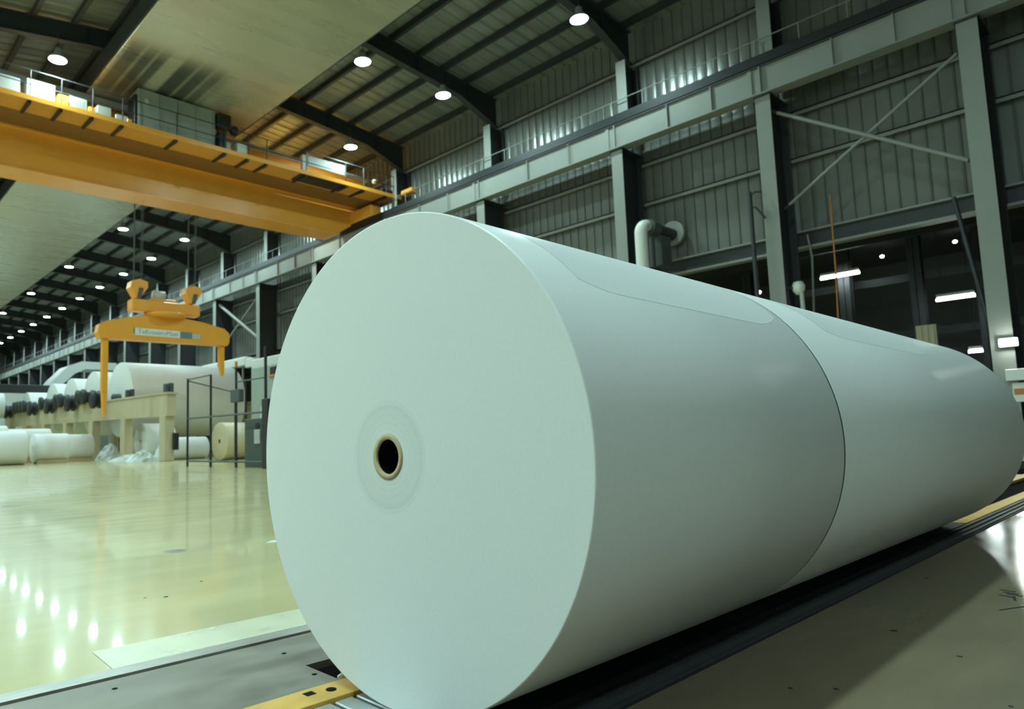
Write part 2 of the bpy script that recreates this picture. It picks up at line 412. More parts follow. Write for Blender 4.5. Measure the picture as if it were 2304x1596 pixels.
# rafters
def i_rafter(y):
    r = thing('rafter', '', 'rafter', (RIDGE, y, rz(RIDGE)))
    segs = [(21.9, RIDGE), (RIDGE, -0.9), (-0.9, XL)]
    wb = MB(); bf = MB(); tf = MB()
    for a, b in segs:
        za, zb = rz(a), rz(b)
        if a > 21:  # haunch near the column
            c = 19.6; 
            wb.prism([(a, za-.55), (c, rz(c)), (b, zb), (b, zb+.66), (a, za+.66)], 'y', y-.012, y+.012)
            for p, q, zp, zq in ((a, c, za-.55, rz(c)), (c, b, rz(c), zb)):
                bf.prism([(p, zp-.02), (q, zq-.02), (q, zq), (p, zp)], 'y', y-.14, y+.14)
        else:
            wb.prism([(a, za), (b, zb), (b, zb+.66), (a, za+.66)], 'y', y-.012, y+.012)
            bf.prism([(a, za-.02), (b, zb-.02), (b, zb), (a, za)], 'y', y-.14, y+.14)
        tf.prism([(a, za+.66), (b, zb+.66), (b, zb+.68), (a, za+.68)], 'y', y-.14, y+.14)
    wb.build('web', 'steel_dark', r); bf.build('bottom_flange', 'steel_dark', r); tf.build('top_flange', 'steel_dark', r)
    for x in (20.2, 17.4, 14.7, 7.0, 4.0):
        MB().box(x-.01, x+.01, y-.13, y+.13, rz(x), rz(x)+.66).build('web_stiffener', 'steel_dark', r)
    return r
r0 = i_rafter(BAY[0]); r0['label'] = 'dark steel roof rafter, first of the row from the near end'
r0['group'] = 'roof rafters'
for i, y in enumerate(BAY[1:], 1):
    copy_thing(r0, (RIDGE, y, rz(RIDGE)), 'dark steel roof rafter, %s of the row from the near end' % ORD[i])

# right-hand wall columns: lower (under the runway) and upper
def col(kind):
    if kind == 'lower': xa, xb, za, zb, wd = 20.72, 21.95, 0, 10.36, .21
    else: xa, xb, za, zb, wd = 21.28, 22.1, 10.9, 13.82, .19
    y = BAY[0]
    r = thing('column', '', 'column', ((xa+xb)/2, y, za))
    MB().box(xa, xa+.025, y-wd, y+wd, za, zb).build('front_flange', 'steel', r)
    MB().box(xa+.025, xb-.025, y-.01, y+.01, za, zb).build('web', 'steel_dark', r)  # dark web, back flange and cap paint the shade on the column
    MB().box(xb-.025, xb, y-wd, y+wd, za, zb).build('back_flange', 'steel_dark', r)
    if kind == 'lower': MB().box(xa-.03, xb+.03, y-wd-.03, y+wd+.03, zb, zb+.05).build('cap_plate', 'steel_dark', r)
    return r
for kind, grp in (('lower', 'columns carrying the crane runway'), ('upper', 'upper wall columns')):
    c0 = col(kind); c0['group'] = grp
    lo = c0.location.copy()
    tx = {'lower': 'tall grey steel column under the crane runway, %s from the near end', 'upper': 'short grey steel column above the crane runway, %s from the near end'}[kind]
    c0['label'] = tx % 'first'
    for i, y in enumerate(BAY[1:], 1): copy_thing(c0, (lo.x, y, lo.z), tx % ORD[i])

# crane runway beam
rb = thing('runway_beam', 'long grey crane runway beam with stiffeners along the right wall', 'beam', (20.9, 50, 10.42))
MB().box(20.70, 20.72, YN+.02, YF-.02, 10.45, 11.24).build('web', 'steel', rb)
MB().box(20.60, 21.05, YN+.02, YF-.02, 10.41, 10.45).build('bottom_flange', 'steel', rb)
MB().box(20.64, 21.6, YN+.02, YF-.02, 11.24, 11.29).build('top_flange', 'steel_dark', rb)  # dark tone paints the shade along the top flange
for i, y in enumerate(BAY):
    for dd in ((0, .22, -.22) if i < 11 else (0,)):
        if dd == 0: MB().box(20.62, 20.70, y-.02, y+.02, 10.45, 11.24).build('stiffener', 'steel', rb)
        elif dd > 0: MB().box(20.66, 20.70, y-.09+dd*1.5, y+.03+dd*1.5, 10.45, 11.24).build('stiffener', 'steel', rb)
    if i+1 < len(BAY):
        L_ = BAY[i+1]-y
        for q in (.3, .6):
            MB().box(20.63, 20.70, y+L_*q-.015, y+L_*q+.015, 10.45, 11.24).build('stiffener', 'steel', rb)
rl = thing('crane_rail', 'dark crane rail on top of the right runway beam', 'rail', (20.85, 50, 11.29))
MB().box(20.80, 20.88, YN+.02, YF-.02, 11.29, 11.42).box(20.76, 20.92, YN+.02, YF-.02, 11.29, 11.31).build('rail', 'black', rl)
m = MB().box(20.62, 20.66, YN+.02, YF-.02, 11.31, 11.60)  # black strip stands in for the shaded band above the beam web
m.build('shade_strip', 'black', rl)
# walkway handrail along the runway
hr = thing('handrail', 'thin grey handrail along the top of the crane runway', 'handrail', (21.15, 50, 11.29))
m = MB()
for z in (11.85, 12.35): m.tube((21.15, YN, z), (21.15, YF, z), .018, 6)
m.build('rail_pipes', 'steel', hr)
y = YN+.8; k = 0
while y < YF and k < 95:
    MB().tube((21.15, y, 11.29), (21.15, y, 12.35), .018, 6).build('post', 'steel', hr); y += 1.25; k += 1

# wall girts
for z, lab in ((13.95, 'upper dark wall rail crossing the sheets above the runway'), (10.15, 'wall rail just below the runway beam'), (8.72, 'middle wall rail across the lower sheets')):
    m = MB().box(XW-.24, XW-.06, YN, YF, z-.02, z+.02).box(XW-.24, XW-.21, YN, YF, z-.12, z+.02)
    single('wall_girt', m, 'steel', 'grey ' + lab, 'wall rail')
# head beam above the open lower bays
hb = thing('head_beam', 'deep grey beam above the open lower bays of the right wall', 'beam', (22.0, 50, 5.95))
MB().box(22.12, 22.14, YN, YF, 6.0, 6.42).build('web', 'steel_dark', hb)
MB().box(21.98, 22.3, YN, YF, 5.93, 6.0).build('bottom_flange', 'steel', hb)
MB().box(21.98, 22.3, YN, YF, 6.42, 6.47).build('top_flange', 'steel', hb)

# bracing
def brace(label, a, b, r=.055, mat_='steel', cat='brace'):
    o = thing('cross_brace', label, cat, tuple((Vector(a)+Vector(b))/2))
    MB().tube(a, b, r, 12).build('pipe', mat_, o)
    ax = (Vector(b)-Vector(a)).normalized()
    for p, s in ((Vector(a), 1), (Vector(b), -1)):
        MB().tube(p - ax*s*.16, p + ax*s*.02, r*1.15, 12, r*.8).build('end_fitting', 'steel_dark', o)
    return o
brace('grey diagonal brace pipe falling to the right, upper right corner bay', (21.0, 7.5, 9.84), (21.0, 3.28, 7.02))
brace('grey diagonal brace pipe rising to the right, upper right corner bay', (21.12, 7.42, 7.08), (21.12, 3.30, 9.80), .045)
brace('pale diagonal brace pipe behind the orange lifting beam', (21.0, 43.6, 10.0), (21.0, 38.3, 7.1), .10)
brace('thin grey diagonal brace rising beside the far column left of the roll', (21.2, 43.4, 7.3), (21.2, 38.2, 10.1), .05)

# ------------------------------------------------------------------ high-bay lamps
def make_lamp(loc):
    x, y, z = loc
    r = thing('high_bay_lamp', '', 'ceiling lamp', loc)
    MB().lathe([(0.02, .42), (.10, .40), (.12, .22), (.20, .14), (.29, .03), (.30, -.02), (.285, -.02), (.27, .02)], loc, 'z', 28).build('reflector', 'greyl', r)
    MB().lathe([(0.0001, .0), (.275, .0)], loc, 'z', 28, smooth=False).build('lens', 'lamp', r)
    MB().tube((x, y, z+.40), (x, y, z+.95), .015, 8).box(x-.02, x+.02, y-.02, y+.25, z+.91, z+.95).build('hanger_rod', 'steel_dark', r)
    return r
L1 = [BAY[0]] + BAY[1:20]
lamp0 = None
rows = []
rows.append((18.5, BAY[3:20], 'in the row nearest the right wall'))
rows.append((14.52, [y for i, y in enumerate(BAY) if i % 2 == 0][2:11], 'in the row right of the duct'))
rows.append((6.05, [BAY[i] for i in (1, 3, 5, 7, 9, 11, 13, 15)], 'in the row left of the wide duct'))
rows.append((2.2, [BAY[i] for i in (1, 4, 6, 7, 8, 9)], 'in the row above the photographer'))
rows.append((-3.6, [BAY[i] for i in (1, 4, 5, 6, 7)], 'in an added row left of the photographer'))  # unseen row added to light the end of the big roll
rows.append((-0.7, [BAY[1]], 'added singly above the photographer'))  # extra lamp added to brighten the top of the rolls
for x, ys, txt in rows:
    for i, y in enumerate(ys):
        z = 14.16 if x > 10 else (rz(x) - .85)
        lab = 'round ceiling lamp, %s from the near end %s' % (ORD[i], txt)
        yy = y - 0.27
        if lamp0 is None:
            lamp0 = make_lamp((x, yy, z)); lamp0['label'] = lab; lamp0['group'] = 'high-bay ceiling lamps'
        else: copy_thing(lamp0, (x, yy, z), lab)

# added pole floodlights out of view, put in to light the big rolls
for (x, y, ph, lab, ax) in ((-5.0, 6.6, 6.0, 'added pole floodlight aimed at the end of the big white roll', (.58, -.34, -.74)), (0.4, -6.0, 9.5, 'added pole floodlight behind the photographer aimed at the long side of the rolls', (.25, .55, -.80))):
    o = thing('added_floodlight', lab, 'floodlight', (x, y, 0))
    MB().lathe([(.22, 0), (.22, .03), (.045, .04), (.04, ph), (.0001, ph)], (x, y, 0), 'z', 16).build('added_pole', 'steel_dark', o)
    ax = Vector(ax).normalized(); c = Vector((x, y, ph+.15))
    MB().tube(c, c+ax*.16, .12, 24, .30, False).tube(c-ax*.05, c, .12, 24).build('added_lamp_head', 'greyl', o)
    MB().tube(c+ax*.13, c+ax*.135, .27, 24).build('lens', 'lamp', o)
# ------------------------------------------------------------------ big flat duct
dz = 14.25
du = thing('ventilation_duct', 'wide flat metal duct hanging under the roof, crossing behind the crane', 'duct', (10.3, 50, dz))
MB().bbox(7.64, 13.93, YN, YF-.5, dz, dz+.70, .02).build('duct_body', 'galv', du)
for xa in (7.58, 13.93): MB().box(xa, xa+.06, YN, YF-.5, dz+.02, dz+.72).build('side_shade', 'steel_dark', du)  # dark sides paint the shade beside the duct
m = MB(); y = 5.0
m.build if False else None
for y in BAY[1:14]:
    MB().tube((7.7, y+.3, dz+.7), (7.7, y+.3, rz(7.7)), .012, 6).tube((13.85, y+.3, dz+.7), (13.85, y+.3, rz(13.85)), .012, 6).build('hanger', 'steel_dark', du)

# ------------------------------------------------------------------ overhead crane
cr = thing('overhead_crane', 'orange double-girder overhead crane spanning the hall', 'crane', (10, 28.6, 10.9))
X0 = -0.6
g = MB().prism([(X0, 10.88), (19.75, 10.98), (20.75, 11.62), (21.0, 11.66), (21.0, 12.62), (X0, 12.42)], 'y', 28.0, 29.1)
gd = g.build('girder', 'orange', cr); gd['label'] = 'large orange box girder'
g = MB().prism([(X0, 10.84), (19.8, 10.94), (19.8, 10.99), (X0, 10.89)], 'y', 27.88, 29.22)
g.build('lower_flange', 'orange', cr)
g = MB().prism([(X0, 12.32), (21.1, 12.50), (21.1, 12.58), (X0, 12.40)], 'y', 27.75, 29.22)
g.build('upper_flange', 'orange', cr)
# second girder beyond
g = MB().prism([(X0, 12.05), (19.9, 12.1), (20.6, 12.2), (21.0, 12.25), (21.0, 13.75), (X0, 13.55)], 'y', 31.6, 32.6)
g.build('girder', 'orange', cr)
g = MB().prism([(13.0, 12.6), (21.2, 12.65), (21.2, 13.86), (13.0, 13.98)], 'y', 27.6, 27.7)
g.build('guard_plate', 'orange', cr)
MB().prism([(11.5, 14.0), (21.4, 13.88), (21.4, 14.06), (11.5, 14.18)], 'y', 27.5, 27.9).build('cable_tray', 'greyl', cr)
MB().bbox(X0, 11.4, 27.3, 28.0, 13.92, 14.2, .02).build('cable_tray', 'greyl', cr)
MB().bbox(X0, 12.9, 27.5, 28.0, 12.6, 13.9, .02).build('trolley_rail_beam', 'orange', cr)
# end carriage
MB().bbox(20.55, 21.15, 26.2, 30.8, 11.62, 12.2, .03).build('end_carriage', 'orange', cr)
MB().bbox(21.2, 21.55, 23.9, 24.7, 12.3, 12.55, .03).build('bumper', 'orange', cr)
for y in (26.8, 27.6, 29.6, 30.4):
    MB().lathe([(0.0001, 0), (.2, 0), (.2, .12), (.0001, .12)], (20.78, y, 11.62), 'x', 20).build('wheel', 'black', cr)
# walkway
MB().box(X0, 21.7, 26.4, 27.75, 12.43, 12.46).build('walkway_plate', 'brown', cr)
MB().box(X0, 21.7, 25.3, 26.4, 12.42, 12.46).build('walkway_edge_beam', 'dull', cr)
MB().box(X0, 21.7, 25.24, 25.3, 12.38, 12.55).build('toe_board', 'orange', cr)
PX = [0.9, 1.9, 3.0, 4.2, 5.28, 6.26, 7.29, 8.33, 10.37, 12.41, 13.42, 14.28, 16.25, 18.36, 19.41, 20.79]
for x in PX:
    MB().prism([(25.3, 12.42), (26.45, 12.42), (26.45, 12.36), (25.3, 12.28)], 'x', x-.05, x+.05).build('bracket', 'black', cr)
    MB().tube((x, 25.27, 12.42), (x, 25.27, 13.45), .022, 6).build('handrail_post', 'steel_dark', cr)
m = MB()
for z in (12.95, 13.45): m.tube((X0, 25.27, z), (21.7, 25.27, z), .018, 6)
m.build('handrail', 'steel_dark', cr)
# equipment on the walkway
def cab(name, x0, x1, y0, y1, z0, z1, m_, label=None, ribs_=0, b=.02):
    o = MB().bbox(x0, x1, y0, y1, z0, z1, b).build(name, m_, cr)
    if label: o['label'] = label
    if ribs_:
        rr = MB()
        for k in range(ribs_):
            xx = x0+.1+(x1-x0-.2)*k/(ribs_-1); rr.box(xx-.015, xx+.015, y0-.02, y0+.005, z0+.05, z1-.05)
        rr.build('door_seams', 'steel', cr, o)
    return o
cab('electrical_cabinet', 8.98, 12.1, 25.6, 26.5, 12.5, 14.18, 'grey', 'tall grey electrical cabinet', 5)
MB().lathe([(0.0001, 0), (.11, 0), (.12, .02)], (9.35, 25.56, 13.75), 'y', 20).build('round_gauge', 'greyl', cr)
cab('ribbed_end', 8.86, 8.97, 25.6, 26.3, 12.6, 13.9, 'black')
cab('light_box', 5.3, 6.2, 25.9, 26.7, 12.5, 13.45, 'greyl')
cab('motor_box', 3.2, 5.1, 25.9, 26.9, 12.5, 13.35, 'steel')
cab('orange_box', 6.25, 6.6, 25.7, 26.4, 12.5, 13.1, 'orange')
gc = cab('resistor_cage', 6.65, 7.25, 25.8, 26.5, 12.5, 13.2, 'grey', None, 8)
cab('orange_box', 7.28, 7.5, 25.7, 26.3, 12.5, 12.95, 'orange')
cab('small_cabinet', 7.6, 8.1, 25.8, 26.5, 12.5, 13.15, 'grey')
cab('small_cabinet', 8.25, 8.7, 25.8, 26.5, 12.5, 13.0, 'greyl')
cab('orange_box', 8.65, 8.84, 25.7, 26.3, 12.5, 12.9, 'orange')
cab('white_box', 12.35, 12.75, 25.5, 26.0, 12.55, 12.98, 'greyl')
cab('white_box', 13.0, 13.45, 25.45, 26.0, 12.55, 13.05, 'white')
cab('drive_unit', 12.2, 12.45, 25.4, 25.9, 12.5, 13.3, 'black')
fl = MB().bbox(12.15, 12.75, 25.45, 25.85, 13.5, 14.12, .05).build('floodlight', 'black', cr); fl['label'] = 'black floodlight housing'
MB().lathe([(.0001, -.12), (.17, -.12), (.2, 0), (.17, .10), (.0001, .12)], (12.98, 25.7, 13.60), 'y', 20).build('warning_horn', 'black', cr)
MB().tube((12.5, 25.75, 13.62), (12.9, 25.7, 13.6), .05, 8).tube((12.3, 25.8, 12.5), (12.3, 25.8, 13.5), .04, 8).build('lamp_bracket', 'black', cr)
cab('white_panel', 16.35, 18.45, 25.33, 25.42, 12.85, 13.32, 'greyl', 'long pale panel on the handrail')
cab('panel_post', 16.1, 16.35, 25.35, 25.55, 12.5, 13.3, 'white')
cab('platform_plate', 16.0, 18.6, 25.4, 26.2, 12.36, 12.41, 'black')
cab('end_box', 20.6, 21.5, 25.4, 26.3, 12.5, 12.8, 'black')
MB().lathe([(.0001, 0), (.1, 0), (.12, .15), (.0001, .22)], (20.3, 25.6, 13.0), 'z', 16).build('beacon', 'greyl', cr)
# hoist between the girders
MB().bbox(10.4, 13.9, 29.4, 31.4, 12.4, 13.6, .05).build('hoist_trolley', 'orange', cr)

# ------------------------------------------------------------------ lifting beam hanging from ropes
sp = thing('lifting_beam', 'orange lifting beam with a sign, hanging on ropes above the far rolls', 'lifting beam', (11.9, 30, 5.2))
pts = [(8.95,5.35),(9.05,5.12),(14.7,5.17),(14.8,5.35),(14.78,5.75),(14.55,5.95),(13.5,6.16),(12.6,6.26),(11.2,6.26),(10.4,6.14),(9.3,5.86),(9.02,5.7)]
MB().prism(pts, 'y', 29.75, 30.25).build('main_beam', 'orange', sp)
MB().lathe([(.0001, 6.2), (.75, 6.2), (.85, 6.0), (.85, 5.95)][:1] + [(.75, 6.22), (.9, 6.3), (.9, 6.38), (.0001, 6.38)], (11.85, 30, 0), 'z', 28).build('turntable', 'orange', sp)
MB().bbox(10.3, 13.35, 29.7, 30.3, 6.40, 6.92, .05).build('upper_beam', 'orange', sp)
MB().bbox(11.2, 12.3, 29.8, 30.2, 6.92, 7.05, .03).build('motor', 'orange', sp)
MB().lathe([(.0001, 0), (.22, 0), (.22, .5), (.0001, .5)], (11.3, 30, 7.2), 'x', 16).build('drive_motor', 'greyl', sp)
for x in (10.62, 13.05):
    hb_ = MB().prism([(x-.38, 7.4), (x-.32, 7.68), (x, 7.80), (x+.36, 7.70), (x+.36, 7.45), (x+.05, 6.98), (x-.12, 6.98)], 'y', 29.72, 30.28).build('hook_block', 'orange', sp)
    MB().prism([(x-.02, 7.4), (x+.16, 7.4), (x+.05, 6.95), (x-.10, 6.95)], 'y', 29.66, 29.72).build('block_slot', 'darkgrey', sp, hb_)
    MB().tube((x-.02, 30, 6.9), (x-.02, 30, 7.0), .05, 8).build('hook', 'black', sp, hb_)
a = MB().box(9.20, 9.42, 29.86, 30.14, 2.9, 5.2).prism([(9.22, 2.9), (9.42, 2.9), (9.38, 1.9), (9.28, 1.9)], 'y', 29.88, 30.12).build('hanger_arm', 'orange', sp)
a = MB().box(14.38, 14.60, 29.86, 30.14, 4.2, 5.25).prism([(14.40, 4.2), (14.6, 4.2), (14.60, 3.85), (14.52, 3.75)], 'y', 29.88, 30.12).build('hanger_arm', 'orange', sp)
sg = MB().box(10.45, 12.42, 29.72, 29.75, 5.35, 5.66).build('sign_panel', 'white', sp)
MB().box(12.42, 12.95, 29.715, 29.75, 5.37, 5.64).build('sign_blue_block', 'signblue', sp, sg)
MB().box(12.98, 13.35, 29.72, 29.75, 5.37, 5.6).build('sign_white_end', 'greyl', sp, sg)
MB().box(10.40, 10.45, 29.72, 29.75, 5.4, 5.66).build('sign_dark_edge', 'signblue', sp, sg)
def text_mesh(txt, size, loc, rot, material, root, parent, name):
    cu = bpy.data.curves.new(name, 'FONT'); cu.body = txt; cu.size = size; cu.extrude = .004; cu.align_x = 'CENTER'; cu.align_y = 'CENTER'
    to = bpy.data.objects.new(name, cu); C.objects.link(to)
    dg = bpy.context.evaluated_depsgraph_get(); me = bpy.data.meshes.new_from_object(to.evaluated_get(dg))
    bpy.data.objects.remove(to); o = bpy.data.objects.new(name, me); C.objects.link(o)
    me.materials.clear(); me.materials.append(MT[material]); o.rotation_euler = rot
    o.location = Vector(loc)-Vector(root.location); o.parent = parent
    return o
text_mesh('ToKroseroMaxi', .27, (11.45, 29.715, 5.505), (math.pi/2, 0, 0), 'signtext', sp, sg, 'sign_lettering')
rp = 0
for gx, pos in ((10.62, 'left'), (13.05, 'right')):
    for k, (dx, dy) in enumerate(((-.2, -.1), (-.1, .1), (.1, -.1), (.24, .1))):
        MB().tube((gx+dx, 30+dy, 7.6), (gx+dx*1.1, 30+dy, 12.42), .016, 6).build('wire_rope', 'rope', sp)

# ------------------------------------------------------------------ reel stand with jumbo rolls
RX = 11.35
def railz(y): return 2.76 + (y-28.3)*0.014
rs1 = thing('reel_stand', 'long beige steel stand of inclined rail, nearest side, carrying the jumbo rolls', 'stand', (RX, 44, 0))
rs2 = thing('reel_stand', 'beige steel stand rail behind the jumbo rolls, at their far right ends', 'stand', (18.6, 44, 0))
YE = 58.2
for xx, rs in ((RX, rs1), (18.6, rs2)):
    MB().prism([(28.0, railz(28.0)-.92), (YE, railz(YE)-.92), (YE, railz(YE)), (28.0, railz(28.0))], 'x', xx-.18, xx+.18).build('rail_beam', 'beige', rs)
    MB().prism([(27.9, railz(28)-.02), (YE, railz(YE)-.02), (YE, railz(YE)+.06), (27.9, railz(28)+.06)], 'x', xx-.24, xx+.24).build('rail_cap', 'beige', rs)
    for i in range(7):
        y = 28.45 + i*4.75
        MB().bbox(xx-.2, xx+.2, y-.30, y+.30, 0, railz(y)-.9, .02).build('leg', 'beige', rs)
for i, y in enumerate((28.35, 32.9)):
    o = MB().bbox(RX-.16, RX-.02, y-.12, y+.12, railz(y)+.05, railz(y)+.42, .02).bbox(RX+.04, RX+.2, y-.12, y+.12, railz(y)+.05, railz(y)+.46, .02).build('stop_block', 'darkgrey', rs1)
MB().bbox(RX+.1, RX+.32, 27.95, 28.12, .45, 1.15, .02).build('control_box', 'black', rs1)
jl = ['huge white jumbo roll nearest on the reel stand, under the lifting beam', 'white jumbo roll second in line on the reel stand', 'white jumbo roll third in line on the reel stand', 'white jumbo roll fourth in line on the reel stand', 'white jumbo roll fifth and farthest in line on the reel stand']
for (y, rad), lab in zip(((36.0, 1.88), (40.4, 1.75), (44.6, 1.65), (48.7, 1.6), (55.5, 1.4)), jl):
    z = railz(y) + .12
    j = thing('jumbo_roll', lab, 'paper roll', (14.9, y, z), 'jumbo paper rolls on the reel stand')
    xa, xb = 11.95, 17.9
    MB().lathe([(.3, 0), (rad-.02, 0), (rad, .02), (rad, xb-xa-.02), (rad-.02, xb-xa), (.3, xb-xa)], (xa, y, z), 'x', 64).build('paper_body', 'paper_old', j)
    MB().lathe([(.0001, 0), (.28, 0), (.28, 6.72), (.0001, 6.72)], (RX+.26, y, z), 'x', 24).build('steel_spool', 'black', j)
    MB().lathe([(.0001, 0), (.46, 0), (.46, .14), (.34, .14), (.34, .3), (.44, .3), (.44, .42), (.0001, .42)], (RX-.74, y, z), 'x', 28).build('coupling', 'black', j)
# empty spools parked between the rolls
sy = [38.1, 39.0, 42.4, 43.3, 46.6, 50.9, 51.8, 52.7, 53.6, 57.2]
for i, y in enumerate(sy):
    z = railz(y) + .06 + .28
    s_o = thing('empty_spool', 'black empty spool on the stand, %s counted away from the nearest jumbo roll' % ORD[i], 'spool', (RX, y, z-.28), 'empty spools on the reel stand')
    MB().lathe([(.0001, 0), (.40, 0), (.40, .16), (.28, .16), (.28, .55), (.0001, .55)], (RX-.60, y, z), 'x', 24).build('coupling', 'black', s_o)
    MB().lathe([(.0001, 0), (.2, 0), (.2, .5), (.0001, .5)], (RX-.1, y, z), 'x', 20).build('journal', 'steel_dark', s_o)
# white finished rolls on the floor, far left
def floor_roll(x0, x1, y, r, label, base=True):
    o = thing('finished_roll', label, 'paper roll', ((x0+x1)/2, y, 0), 'finished rolls on the floor at the left')
    z = r + (.08 if base else 0)
    MB().lathe([(.06, 0), (r-.01, 0), (r, .01), (r, x1-x0-.01), (r-.01, x1-x0), (.06, x1-x0)], (x0, y, z), 'x', 48).build('paper_body', 'paper_old', o)
    MB().lathe([(.0001, .01), (.06, .01), (.06, x1-x0-.01), (.0001, x1-x0-.01)], (x0, y, z), 'x', 16).build('core_tube', 'core', o)
    if base:
        MB().box(x0+.1, x1-.1, y-.45, y-.18, 0, .16).box(x0+.1, x1-.1, y+.18, y+.45, 0, .16).build('cradle', 'core', o)
    return o
floor_roll(7.45, 8.80, 33.2, .60, 'white finished roll lying third from the left frame edge, on a brown cradle')
floor_roll(9.2, 10.5, 35.6, .60, 'white finished roll lying rightmost of the group, beside the stand leg')
floor_roll(5.35, 7.0, 32.6, .70, 'white finished roll lying at the left frame edge', False)
floor_roll(7.1, 8.9, 36.6, .75, 'white finished roll lying behind the one on the brown cradle')
floor_roll(5.5, 7.0, 36.2, .86, 'tallest white finished roll behind the one at the left frame edge', False)

# white heaps and rolls under and right of the jumbo roll
def heap(name, cx, cy, sx, sy, h, label, seed, m_='film'):
    rnd = random.Random(seed); mb = MB(); nr, na = 7, 20; vs = []
    for i in range(nr):
        t = i/(nr-1)
        for k in range(na):
            th = 2*math.pi*k/na; q = 1+rnd.uniform(-.16, .16)
            vs.append((cx+sx*(1-t*.97)*math.cos(th)*q, cy+sy*(1-t*.97)*math.sin(th)*q, h*(math.sin(t*math.pi/2))*(1+rnd.uniform(-.12, .12)) if i else 0))
    fs = [(i*na+k, i*na+(k+1) % na, (i+1)*na+(k+1) % na, (i+1)*na+k) for i in range(nr-1) for k in range(na)]
    fs.append(tuple((nr-1)*na+k for k in range(na)))
    mb.add(vs, fs, False); return single(name, mb, m_, label, 'paper heap')
heap('paper_heap', 10.9, 29.9, .62, .5, .45, 'low white heap of loose paper beside the nearest stand leg', 3)
heap('paper_heap', 10.9, 31.3, .9, .5, .28, 'long thin white heap of paper between the two nearest stand legs', 5)
heap('paper_heap', 11.6, 36.2, .7, .6, .75, 'shiny crumpled wrapping heap seen between the stand legs', 9)
heap('paper_heap', 12.6, 31.8, .6, .32, .8, 'white crumpled paper behind the nearest stand leg', 12)
heap('crumpled_scrap', 1.165, 1.622, .045, .014, .028, 'small crumpled pale scrap beside the dark floor opening', 21)
def loose_roll(x0, x1, y, r, label, m_='paper_old'):
    o = thing('loose_roll', label, 'paper roll', ((x0+x1)/2, y, 0), 'rolls on the floor behind the fence')
    MB().lathe([(.07, 0), (r-.01, 0), (r, .01), (r, x1-x0-.01), (r-.01, x1-x0), (.07, x1-x0)], (x0, y, r), 'x', 40).build('paper_body', m_, o)
    MB().lathe([(.0001, .01), (.07, .01), (.07, x1-x0-.01), (.0001, x1-x0-.01)], (x0, y, r), 'x', 16).build('core_tube', 'core', o)
    return o
loose_roll(12.3, 14.0, 30.6, .50, 'white roll lying on the floor behind the fence posts')
loose_roll(12.0, 13.4, 33.2, .85, 'larger white roll behind the one lying by the fence')
o = thing('standing_roll', 'beige-ended roll inside the fence, its round end facing the fence door', 'paper roll', (12.9, 26.2, 0))
MB().lathe([(.08, 0), (.74, 0), (.75, .01), (.75, 1.3), (.74, 1.31), (.08, 1.31)], (12.6, 26.2, .75), 'x', 48).build('paper_body', 'beige', o)
MB().lathe([(.0001, .005), (.08, .005)], (12.6, 26.2, .75), 'x', 16).build('core_hole', 'dark', o)

# ------------------------------------------------------------------ safety fence and machines by it
fe = thing('safety_fence', 'black tubular safety fence left of the big roll', 'fence', (9, 18.5, 0))
for (x, y, h, r) in ((8.65, 20.1, 2.62, .035), (8.75, 18.75, 2.62, .035), (10.6, 20.9, 2.3, .035), (8.8, 17.3, 2.7, .035), (9.4, 17.9, 2.45, .03), (8.8, 15.7, 3.1, .04), (9.2, 15.9, 2.6, .025)):
    MB().tube((x, y, 0), (x, y, h), r, 8).build('post', 'black', fe)
m = MB()
for z in (.16, 1.42): m.tube((8.65, 20.1, z), (8.8, 15.7, z), .028, 6)
m.tube((8.65, 20.1, 2.58), (8.75, 18.75, 2.62), .02, 6).tube((8.65, 20.1, 2.55), (10.6, 20.9, 2.3), .02, 6).tube((8.75, 18.75, .14), (10.6, 20.9, .14), .02, 6).tube((8.8, 17.3, 2.3), (8.8, 15.7, 2.3), .02, 6)
m.build('rails', 'darkgrey', fe)
lk = MB().bbox(8.72, 8.88, 17.0, 17.5, 1.75, 2.1, .02).build('gate_lock', 'darkgrey', fe)
MB().tube((8.8, 17.3, 2.7), (8.8, 17.3, 2.86), .04, 8).build('signal_cap', 'rust', fe)
cb = thing('control_cabinet', 'dark grey control cabinet behind the black fence', 'cabinet', (9.6, 16.9, 0))
MB().bbox(9.15, 9.9, 16.3, 17.5, 0, 1.30, .02).build('cabinet_body', 'darkgrey', cb)
MB().lathe([(.0001, 0), (.10, 0), (.12, .03)], (9.12, 16.75, 1.12), 'x', 18).build('dial', 'black', cb)
MB().lathe([(.0001, 0), (.05, 0), (.06, .03)], (9.12, 16.75, .72), 'x', 18).build('knob', 'black', cb)
MB().bbox(9.11, 9.15, 16.6, 16.9, .62, 1.0, .01).build('handle_plate', 'greyl', cb)
MB().tube((9.3, 16.75, 1.3), (9.3, 16.75, 1.62), .07, 10, .05).build('joystick', 'white', cb)
bp = thing('support_post', 'thick black post at the left edge of the big roll', 'post', (8.85, 15.35, 0))
MB().bbox(8.7, 9.0, 15.45, 15.75, 0, 1.75, .02).build('post', 'black', bp)
mc = thing('winder_unit', 'pale machine housing with an orange opening behind the fence', 'machine', (11.4, 19.8, 0))
MB().bbox(11.0, 12.2, 18.4, 20.6, 1.35, 3.1, .04).build('housing', 'grey', mc)
MB().bbox(11.2, 12.0, 18.8, 20.2, 0, 1.35, .04).build('base', 'greyl', mc)
MB().bbox(10.96, 11.0, 18.75, 19.3, 2.75, 3.0, .01).build('opening', 'black', mc)
MB().bbox(10.94, 11.0, 18.7, 19.35, 2.68, 2.76, .01).build('orange_sill', 'rust', mc)
m = MB()
